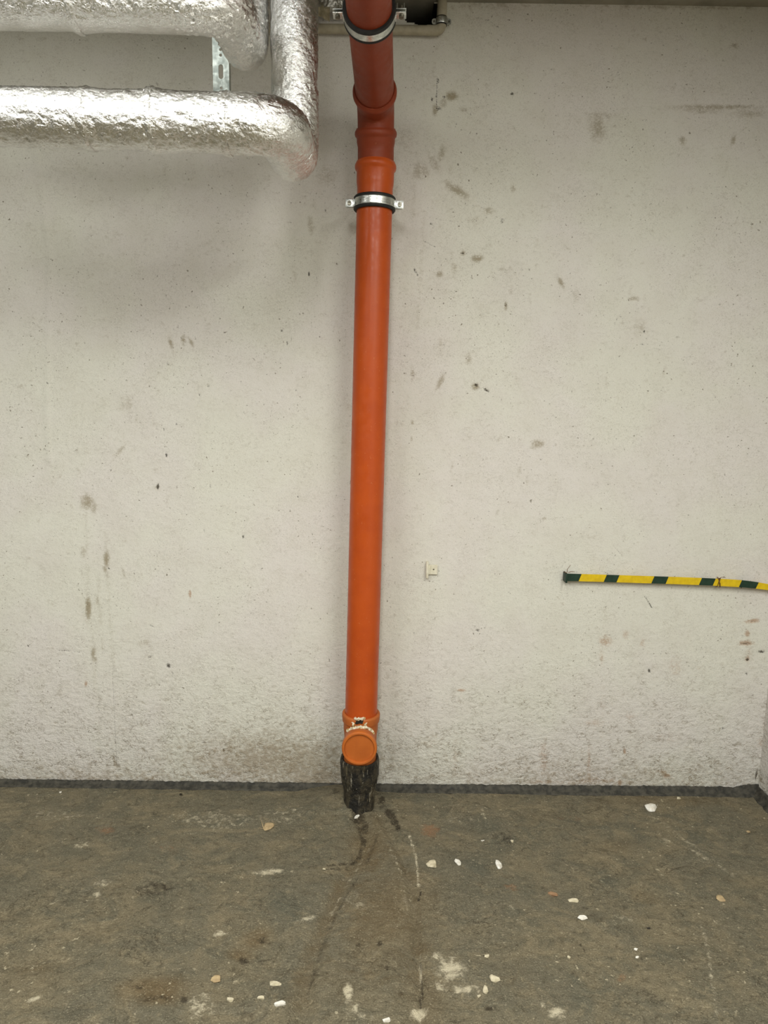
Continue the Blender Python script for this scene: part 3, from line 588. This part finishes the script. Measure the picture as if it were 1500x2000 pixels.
me = sweep([bpos + (hb - bpos) * max(0, 1 - z / hz) * .6 + np.array([0, 0, z]) for z in Pd], Rd, 80, hub_disp, False, 'socket_body', off=(foot[0], PY, 0))
part('socket_body', me, M['hub'], hub)
part('tar_seal', sweep([on_axis(z) for z in (hz - .03, hz - .012, hz - .008)], [.059, .060, .0555], 48, None, True, 'tar_seal', off=(foot[0], PY, 0)), M['black'], hub, 'black tar ring filling the joint')

# ------------------------------------------------------------------ pipe clamps
def clamp(name, label, c, axis, side, out, up_rod=None, tabs=False):
    """two-part clamp around a 110 mm pipe: c centre, axis along the pipe, side = direction of the ears, out = normal of the ear plates"""
    A = np.stack([side, out, axis], 1); c = np.asarray(c)
    root = thing(name, label, 'pipe clamp', c, 'pipe clamps on the orange drain pipe'); group = root
    def ring(prof, seg=80):
        th = np.linspace(0, 2 * math.pi, seg, endpoint=False); V_ = []
        for r, z in prof:
            for t in th: V_.append(A @ np.array([r * math.cos(t), r * math.sin(t), z]))
        n = len(prof); Fc = []
        for i in range(n):
            for j in range(seg): Fc.append([i * seg + j, i * seg + (j + 1) % seg, ((i + 1) % n) * seg + (j + 1) % seg, ((i + 1) % n) * seg + j])
        bm = bmesh.new(); vs = [bm.verts.new(v) for v in V_]
        for f in Fc: bm.faces.new([vs[k] for k in f])
        return from_bm('ring', bm)
    part('rubber_lining', ring([(.0556, -.020), (.0620, -.0205), (.0648, -.017), (.0640, -.0118), (.0600, -.0115), (.0600, .0115), (.0640, .0118), (.0648, .017), (.0620, .0205), (.0556, .020)]), M['rubber'], root, 'black rubber lining')
    part('band', ring([(.0603, -.0115), (.0632, -.0115), (.0640, -.009), (.0628, -.005), (.0634, -.001), (.0634, .001), (.0628, .005), (.0640, .009), (.0632, .0115), (.0603, .0115)]), M['zinc'], root, 'bright zinc band')
    rot = Matrix([[float(A[i, j]) for j in range(3)] for i in range(3)])
    for sgn in (-1, 1):
        bm = bmesh.new()
        for o, dx in ((-.0052, 0), (.0028, 0)):
            bm_box(bm, A @ np.array([sgn * .0755, o, 0]), (.027, .0024, .024), rot, .0008)
        bm_box(bm, A @ np.array([sgn * .0632, -.009, 0]), (.003, .0100, .022), rot, .0008)
        bm_box(bm, A @ np.array([sgn * .0632, .007, 0]), (.003, .0100, .022), rot, .0008)
        if tabs:
            for dx in (-.0085, .0085): bm_box(bm, A @ np.array([sgn * (.0755 + dx), .0165, -.009]), (.0026, .0290, .0040), rot, .0005)
        lug = part('lug', from_bm('lug', bm), M['zinc'], root)
        bm = bmesh.new()
        bm_cyl(bm, A @ np.array([sgn * .0775, -.0120, 0]), A @ np.array([sgn * .0775, -.006, 0]), .0062, 20)
        bm_cyl(bm, A @ np.array([sgn * .0775, -.0061, 0]), A @ np.array([sgn * .0775, .018, 0]), .0030, 12)
        bm_box(bm, A @ np.array([sgn * .0775, -.0121, 0]), (.0105, .0012, .0016), rot)
        bm_box(bm, A @ np.array([sgn * .0775, -.0121, 0]), (.0016, .0012, .0105), rot)
        part('screw', from_bm('screw', bm), M['steel'], lug, 'dull steel screw')
    bm = bmesh.new(); L_ = up_rod
    bm_cyl(bm, A @ np.array([0, .064, 0]), A @ np.array([0, .064 + .010, 0]), .0085, 6); bm_cyl(bm, A @ np.array([0, .070, 0]), A @ np.array([0, L_, 0]), .0045, 14)
    part('threaded_rod', from_bm('threaded_rod', bm), M['zinc'], root)
    return root
c1 = on_axis(zc(399))
X_ = np.array([1.0, 0, 0])
s1 = X_ - ax * (X_ @ ax); s1 /= np.linalg.norm(s1); o1 = np.cross(ax, s1)
if o1[1] < 0: o1 = -o1
clamp('pipe_clamp', 'zinc pipe clamp around the upright orange pipe, fixed to the wall', c1, ax, s1, o1, -PY - .001)
c2 = OVER0 + OVERD * (0.30)
s2 = X_ - OVERD * (X_ @ OVERD); s2 /= np.linalg.norm(s2); o2 = np.cross(OVERD, s2)
if o2[2] < 0: o2 = -o2
CL2 = (CEIL - c2[2]) / o2[2]
clamp('pipe_clamp', 'zinc pipe clamp hanging from the ceiling around the overhead run of orange pipe', c2, OVERD, s2, o2, CL2, True)

# ------------------------------------------------------------------ foil insulated heating pipes
def foil_disp(amp, seed=0.0, wr=1.0):
    def f(q, s, th):
        big = fbm(q[:, 0] + seed, q[:, 1], q[:, 2], 7, 2) * .0035
        a = fbm(q[:, 0] + seed, q[:, 1] * 1.2, q[:, 2], 38, 2); rid = (0.25 - np.abs(a)) * .0045
        b = fbm(q[:, 0] + seed, q[:, 1], q[:, 2] + 5, 95, 2); rid2 = (0.25 - np.abs(b)) * .0046
        return big + amp * wr * (rid + rid2)
    return f
def arc_path(P, rad, n=10):
    """polyline with rounded corners"""
    P = [np.asarray(p, float) for p in P]; out = [P[0]]
    for i in range(1, len(P) - 1):
        a = (P[i - 1] - P[i]); b = (P[i + 1] - P[i]); a /= np.linalg.norm(a); b /= np.linalg.norm(b)
        s, e_ = P[i] + a * rad, P[i] + b * rad
        for k in range(n + 1):
            t = k / n; out.append((1 - t) ** 2 * s + 2 * t * (1 - t) * P[i] + t * t * e_)
    out.append(P[-1]); return np.array(out)
def foil_pipe(label, pL, pR, Yf, riserX, Yr, rad, cuts, elbow_amp, elbow_r, low_drop=0.0, brad=None):
    brad = brad or rad
    root = thing('insulated_pipe', label, 'insulated pipe', pR, 'foil wrapped heating pipes under the ceiling')
    dirx = (pR - pL) / np.linalg.norm(pR - pL)
    ks = [0] + cuts + [1.0]
    for i in range(len(ks) - 1):
        a = pL + (pR - pL) * ks[i]; b = pL + (pR - pL) * ks[i + 1]
        if i: a = a - dirx * .012
        P = dense([a, b], .004); n = len(P); t = np.linspace(0, 1, n)
        rr = rad + .0014 * (i % 2) + .0042 * np.exp(-((t) * np.linalg.norm(b - a) / .035) ** 2) * (1 if i else 0)
        if i:
            q0 = pL + (pR - pL) * ks[i]
            part('tape_seam', sweep([q0 + dirx * k_ for k_ in (-.006, -.0055, 0, .0055, .006)], [rad - .002, rad + .0055, rad + .0068, rad + .0055, rad - .002], 120, foil_disp(1.0, i * 2.2), True, 'tape_seam', off=pR), M['foil'], root)
        part('foil_sleeve', sweep(P, rr, 120, foil_disp(.75 + .12 * i, i * 3.3), True, 'foil_sleeve', off=pR), M['foil'], root)
    # front elbow, run back to the wall side, lower elbow and riser
    back = np.array([riserX, Yr, pR[2] - low_drop])
    P = dense(arc_path([pR - dirx * .03, np.array([riserX, pR[1], pR[2]]), np.array([riserX, (pR[1] + Yr) / 2, pR[2] - low_drop * .5])], elbow_r), .0035)
    tq = np.linspace(0, 1, len(P)); part('front_elbow', sweep(P, rad + .003 - (rad - brad) * np.clip((tq - .45) / .4, 0, 1), 120, foil_disp(elbow_amp, 11.), True, 'front_elbow', off=pR), M['foil'], root)
    P = dense(arc_path([np.array([riserX, (pR[1] + Yr) / 2 - .01, pR[2] - low_drop * .5]), back, back + np.array([0, 0, .17])], elbow_r), .0035)
    part('back_elbow', sweep(P, brad + .001, 120, foil_disp(elbow_amp * .7, 5.), True, 'back_elbow', off=pR), M['foil'], root)
    P = dense([back + np.array([0, 0, .155]), np.array([riserX, Yr, CEIL + .01])], .004)
    if len(P) > 3: part('riser_sleeve', sweep(P, brad - .001, 120, foil_disp(.9, 8.), True, 'riser_sleeve', off=pR), M['foil'], root)
    return root
FY, RY = -0.75, -0.50
pL, pR = at_y(-420, 215, FY), at_y(478, 243, FY)
rx1 = at_y(575, 100, RY)[0]
kx = lambda px: (px + 420) / (478 + 420.)
foil_pipe('lower silver foil insulated pipe crossing the upper left and turning up beside the orange pipe', pL, pR, FY, rx1, RY, .0588, [kx(-160), kx(176), kx(304), kx(446)], 1.15, .072)
pL2, pR2 = at_y(-420, -10, FY), at_y(370, 1, FY)
rx2 = rx1 - .118
foil_pipe('upper silver foil insulated pipe close under the ceiling at the top left', pL2, pR2, FY, rx2, RY + .002, .0588, [(150 + 420) / 790.], 1.9, .072, brad=.0505)

# perforated rail behind the two insulated pipes, hanging from the ceiling
RYL = -0.420
a, b = at_y(415.5, 90, RYL), at_y(445.5, 90, RYL); rw = .043
rc = (a + b) / 2; z0, z1 = at_y(430, 235, RYL)[2], CEIL
rail = thing('perforated_rail', 'galvanised perforated steel rail hanging behind the two foil wrapped pipes', 'mounting rail', (rc[0], RYL, z0))
holes = []
zsl = at_y(430, 140, RYL)[2] - z0; pitch = .094
k = -4
for k in range(-3, 8):
    zc_ = zsl + k * pitch
    if zc_ - .02 > .01 and zc_ + .02 < z1 - z0 - .005: holes.append(slot(0, zc_, .0125, .036))
    for dz in (-.0135, .0):
        zz = zc_ + pitch / 2 + dz + .0068
        if .01 < zz < z1 - z0 - .01: holes.append(slot(0, zz, .0075, .0075, 6))
bm = plate_with_holes('web', [(-rw / 2, 0), (rw / 2, 0), (rw / 2, z1 - z0), (-rw / 2, z1 - z0)], holes, .0025)
part('web', from_bm('web', bm), M['rail'], rail)
for sg in (-1, 1):
    bm = bmesh.new(); bm_box(bm, (sg * (rw / 2 - .001), .0115, (z1 - z0) / 2), (.0025, .0205, z1 - z0), None, .0006)
    bm_box(bm, (sg * (rw / 2 - .005), .021, (z1 - z0) / 2), (.008, .0025, z1 - z0), None, .0006)
    part('flange', from_bm('flange', bm), M['rail'], rail)

# foil wrapped stub next to the riser
sx = at_y(650, 10, -0.045)
stub = thing('foil_stub', 'short torn foil wrapped pipe stub at the ceiling, left of the orange pipe', 'pipe stub', (sx[0], -.045, CEIL))
zb = at_y(650, 27, -.045)[2]
P = dense([np.array([sx[0], -.045, zb]), np.array([sx[0], -.045, CEIL + .01])], .003)
part('foil_wrap', sweep(P, .040, 90, foil_disp(1.6, 2.), True, 'foil_wrap', off=(sx[0], -.045, CEIL)), M['foil'], stub)
tp = at_y(629, 23, -.075); bm = bmesh.new(); o_ = np.array([sx[0], -.045, CEIL])
for i in range(7):
    for j in range(3):
        bm.verts.new(Vector(tp - o_ + np.array([-.012 + .006 * i, .003 * math.sin(i * 1.7) - .002 * j, .016 - .014 * j - .003 * i * (j > 0) + random.uniform(-.003, .003)])))
bm.verts.ensure_lookup_table()
for i in range(6):
    for j in range(2): bm.faces.new([bm.verts[i * 3 + j], bm.verts[i * 3 + j + 1], bm.verts[i * 3 + j + 4], bm.verts[i * 3 + j + 3]])
bmesh.ops.solidify(bm, geom=bm.faces[:], thickness=.0008)
part('torn_flap', from_bm('torn_flap', bm), M['cream'], stub, 'torn pale backing paper')

# grey conduit below the broken opening
CY = -0.019
cA, cB = at_y(600, 55.5, CY), at_y(862, 60, CY); cC = at_y(864, 6, CY)
cC = np.array([cB[0] + .001, CY, cC[2]])
cond = thing('conduit', 'grey plastic conduit on the wall below the dark opening, bending up at its right end', 'conduit', cB)
part('conduit_tube', sweep(dense([cA + np.array([-.20, 0, 0]), cB + np.array([-.022, 0, 0])], .02), .0140, 32, None, True, 'conduit_tube', off=cB), M['conduit'], cond)
part('conduit_elbow', sweep(dense(arc_path([cB + np.array([-.046, 0, 0]), cB, cC], .022), .003), .0152, 32, None, True, 'conduit_elbow', off=cB), M['conduit'], cond)
part('conduit_entry', sweep(dense(arc_path([cC + np.array([0, 0, -.02]), cC + np.array([0, 0, .012]), cC + np.array([-.002, .10, .016])], .012), .003), .0140, 32, None, True, 'conduit_entry', off=cB), M['conduit'], cond)
cl = at_y(863, 42, CY); cl[0] = cB[0]
ccl = thing('conduit_clamp', 'small zinc clip with two ears holding the upright end of the grey conduit', 'conduit clip', cl)
part('clip_band', sweep([np.array([0, 0, z]) for z in (-.009, -.009, -.007, .007, .009, .009)], [.0150, .0178, .0184, .0184, .0178, .0150], 40, None, False, 'clip_band'), M['zinc'], ccl)
part('clip_lining', sweep([np.array([0, 0, z]) for z in (-.012, -.012, .012, .012)], [.0145, .0168, .0168, .0145], 40, None, False, 'clip_lining'), M['rubber'], ccl, 'black rubber lining')
for sg in (-1, 1):
    bm = plate_with_holes('ear', [(sg * .014 + sg * x * 1.0, z) for x, z in ([(0, -.0085), (.011, -.0085), (.0155, -.006), (.0165, 0), (.0155, .006), (.011, .0085), (0, .0085)])], [slot(sg * .0235, 0, .006, .006, 6)], .003)
    ear = part('clip_ear', from_bm('ear', bm), M['zinc'], ccl)
    bm = bmesh.new(); bm_cyl(bm, (sg * .0235, -.003, 0), (sg * .0235, .0185, 0), .0028, 10); part('clip_screw', from_bm('clip_screw', bm), M['steel'], ear)

# ------------------------------------------------------------------ yellow and green earthing strip
SY = -0.026
edge_t = [(1104, 1120.5), (1111, 1120.8), (1180, 1122.8), (1250, 1125), (1320, 1127.2), (1380, 1129.5), (1420, 1131.5), (1450, 1133.5), (1475, 1136.5), (1500, 1141), (1512, 1144)]
edge_b = [(1104, 1134.5), (1111, 1134.8), (1180, 1136.6), (1250, 1138.8), (1320, 1141), (1380, 1143.2), (1420, 1145.4), (1450, 1147.2), (1475, 1149.5), (1500, 1152.5), (1512, 1155)]
def ipol(E, x): return float(np.interp(x, [p[0] for p in E], [p[1] for p in E]))
stops = [1104, 1133, 1182, 1207, 1275, 1303, 1368, 1395, 1446, 1479, 1514]
sroot_p = at_y(1108, 1128, SY)
strip = thing('earthing_strip', 'flat metal strip painted yellow with dark green bands, fixed along the right of the wall', 'earthing strip', sroot_p)
bm = bmesh.new(); th_ = .004; cols_ = []; mi = []
def strip_y(x): return SY + .012 * max(0, (x - 1440) / 70.0) ** 2 * .3
for i in range(len(stops) - 1):
    sub = 7; 
    for k in range(sub): cols_.append((stops[i] + (stops[i + 1] - stops[i]) * k / sub, i)); 
cols_.append((stops[-1], len(stops) - 2))
rows = []
for x, i in cols_:
    sl = 3.0 if 1106 < x < 1512 else 0
    # slant only at the paint edges
    tp_, bt_ = at_y(x + sl, ipol(edge_t, x + sl), strip_y(x)), at_y(x - sl, ipol(edge_b, x - sl), strip_y(x))
    q = [tp_, bt_, bt_ + [0, th_, 0], tp_ + [0, th_, 0]]
    rows.append([bm.verts.new(Vector(v - sroot_p)) for v in q])
for k in range(len(rows) - 1):
    for j in range(4):
        f = bm.faces.new([rows[k][j], rows[k][(j + 1) % 4], rows[k + 1][(j + 1) % 4], rows[k + 1][j]]); f.material_index = 1 if cols_[k][1] % 2 == 0 else 0
bm.faces.new(rows[0]).material_index = 1; bm.faces.new(rows[-1][::-1])
sm_ = from_bm('strip_bar', bm, False)
part('strip_bar', sm_, [M['yellow'], M['green']], strip)
bm = bmesh.new(); q = at_y(1106.5, 1128, SY) - sroot_p
bm_box(bm, q + np.array([-.003, .006, 0]), (.006, .040, .033), None, .001)
part('strip_end_bracket', from_bm('strip_end_bracket', bm), M['green'], strip, 'dark bracket at the left end')
for i, (p0, p1, p2) in enumerate([((1107, 1120), (1108, 1112), (1114, 1104)), ((1106, 1119), (1102, 1117), (1100, 1118)), ((1110, 1118), (1117, 1116), (1123, 1117)), ((1404, 1131), (1402, 1127), (1398, 1128)), ((1404, 1130), (1410, 1127.5), (1418, 1128))]):
    me = sweep([at_y(*p0, SY - .003) - sroot_p, at_y(*p1, SY - .008) - sroot_p, at_y(*p2, SY - .004) - sroot_p], [.0011, .0009, .0006], 6, None, True, 'wire_end')
    part('wire_end', me, M['rustwire'], strip, 'thin rusty wire end')
Pw = []
for k in range(60):
    t = k / 59; a_ = t * 2 * math.pi * 3
    cx_ = 1403.5 + 4 * math.sin(t * 9); ce = at_y(cx_, (ipol(edge_t, cx_) + ipol(edge_b, cx_)) / 2, SY + .002) - sroot_p
    Pw.append(ce + np.array([0, -.0045 * math.cos(a_), .0165 * math.sin(a_)]))
part('wire_tie', sweep(Pw, .0012, 6, None, True, 'wire_tie'), M['rustwire'], strip, 'rusty wire wound around the strip')
for xx in (1165, 1330):                                # stand-offs behind the strip
    q = at_y(xx, (ipol(edge_t, xx) + ipol(edge_b, xx)) / 2, SY) - sroot_p; bm = bmesh.new(); bm_cyl(bm, q + np.array([0, .004, 0]), q + np.array([0, .0275, 0]), .006, 10); part('stand_off', from_bm('stand_off', bm), M['green'], strip)

# limewashed strip holder left on the wall
hc = at_y(834.5, 1113, -.012)
hold = thing('strip_holder', 'small empty metal strip holder painted over white, right of the orange pipe', 'wall bracket', (hc[0], 0, hc[2]))
bm = bmesh.new(); bm_box(bm, (0, -.010, 0), (.0085, .020, .058), None, .0015); bm_box(bm, (.006, -.009, .001), (.006, .018, .032), None, .0012)
part('upright_flange', from_bm('upright_flange', bm), M['holder'], hold)
bm = plate_with_holes('tab', [(.006, -.0165), (.036, -.0165), (.036, .0175), (.006, .0175)], [slot(.0225, .001, .0055, .0055, 6)], .0035); bmesh.ops.translate(bm, vec=(0, -.0095, 0), verts=bm.verts[:])
part('tab', from_bm('tab', bm), M['holder'], hold)
bm = bmesh.new(); bm_cyl(bm, (.0225, -.0085, .001), (.0225, .004, .001), .0022, 10); part('nail', from_bm('nail', bm), M['steel'], hold)

# ------------------------------------------------------------------ bits lying on the floor
chips = [
 (1270, 1578, 27, 17, 'white', 'largest bright white plaster chip, lying near the wall at the right', .012),
 (1326, 1558, 9, 6, 'cream', 'small pale crumb by the black wall joint, just above the largest white chip', .005),
 (845, 1687, 20, 22, 'cream', 'pale triangular plaster chip below the reddish patch in the floor', .009),
 (895, 1684, 13, 15, 'white', 'small oval cream chip just right of the pale triangular chip', .008),
 (974, 1688, 15, 18, 'white', 'crumbly white chip on a grey stain, right of the small oval chip', .008),
 (1407, 1753, 20, 13, 'tan', 'flat tan pebble near the right edge of the floor', .006),
 (1462, 1623, 11, 6, 'tan', 'small tan pebble close to the right edge, behind the flat tan pebble', .005),
 (1137, 1793, 20, 14, 'white', 'white angular plaster chip right of centre, in front of the pinkish chip', .008),
 (1120, 1757, 19, 11, 'cream', 'pinkish pale flat chip right of centre, behind the white angular chip', .006),
 (1081, 1744, 17, 12, 'brick', 'orange brown stone bit left of the pinkish pale chip', .005),
 (966, 1912, 22, 18, 'cream', 'rounded cream chip right of the white speckled floor patch', .009),
 (948, 1932, 13, 20, 'cream', 'narrow upright cream chip in front of the rounded cream chip', .007),
 (935, 1944, 9, 9, 'cream', 'small pale crumb at the left foot of the narrow cream chip', .005),
 (547, 1958, 21, 14, 'white', 'bright white chip near the lower edge, left of centre', .009),
 (510, 1947, 13, 12, 'cream', 'pale round crumb just left of the bright white chip at the lower edge', .007),
 (450, 1951, 13, 14, 'cream', 'pale grey crumb, leftmost of the row of three at the lower edge', .007),
 (536, 1918, 24, 15, 'cream', 'ragged speckled chip behind the bright white chip at the lower edge', .006),
 (421, 1911, 24, 16, 'tan', 'broad pale stone flake, farthest left of the floor chips at the lower edge', .006),
 (525, 1613, 25, 18, 'tan', 'tan angular flake lying left of the black pipe socket', .006),
 (697, 1597, 10, 11, 'white', 'small white crumb at the foot of the black pipe socket', .005),
 (756, 1992, 14, 16, 'white', 'white chip cut by the bottom edge of the picture, below the pipe', .008),
 (1267, 1811, 7, 5, 'black', 'tiny black grit lying right of the white angular chip', .004),
 (353, 1550, 7, 5, 'black', 'tiny black grit in front of the left wall joint', .004),
 (1112, 1868, 9, 8, 'cream', 'small pale crumb right of the rounded cream chip, at mid floor', .005),
 (1242, 1852, 10, 5, 'white', 'upper of two slivers of white at the right mid floor', .004),
 (1245, 1867, 9, 7, 'white', 'lower of two slivers of white at the right mid floor', .004),
 (951, 1866, 10, 12, 'cream', 'small pale crumb standing behind the rounded cream chip', .005),
 (943, 1640, 7, 5, 'white', 'tiny white crumb between reddish patch and dark grey stain', .004),
 (633, 1697, 8, 4, 'cream', 'tiny pale crumb beside the crack left of the runoff channel', .004),
 (118, 1545, 6, 5, 'white', 'tiny white crumb in front of the wall joint at the far left', .004),
 (1000, 1640, 8, 6, 'cream', 'tiny pale crumb inside the dark grey floor stain', .004),
]
for i, (px, py, wp_, hp_, m, lab, ht) in enumerate(chips):
    c = at_z(px, py); wx = np.linalg.norm(at_z(px + wp_ / 2, py) - c); wy = np.linalg.norm(at_z(px, py - hp_ / 2) - at_z(px, py))
    wy = max(wy - ht * .5, ht * .8)
    bm = bmesh.new(); rc_ = np.random.RandomState(100 + i); n_ = 26 if wp_ > 12 else 14
    a_ = rc_.uniform(0, 2 * math.pi, n_); e_ = rc_.uniform(-1, 1, n_); q_ = np.sqrt(1 - e_ * e_ * .55)
    k_ = 1 + .22 * np.sin(2 * a_ + i) + .16 * np.sin(3 * a_ + 2.1 * i) + rc_.uniform(-.14, .10, n_)
    for p in np.stack([np.cos(a_) * q_ * k_ * wx, np.sin(a_) * q_ * k_ * wy, e_ * ht * .6], 1): bm.verts.new(p)
    r_ = bmesh.ops.convex_hull(bm, input=bm.verts[:])
    bmesh.ops.delete(bm, geom=[v for v in bm.verts if not v.link_faces], context='VERTS')
    bmesh.ops.bevel(bm, geom=bm.edges[:], offset=min(wx, wy) * .06, segments=1, affect='EDGES')
    o = obj('plaster_chip' if m in ('white', 'cream') else 'stone_chip' if m != 'black' else 'grit', from_bm('chip', bm, False), M[m])
    o.location = (c[0], c[1], floor_z(c[0], c[1]) + ht * .30)
    tag(o, lab, 'chip' if m != 'black' else 'grit', 'loose chips on the concrete floor')
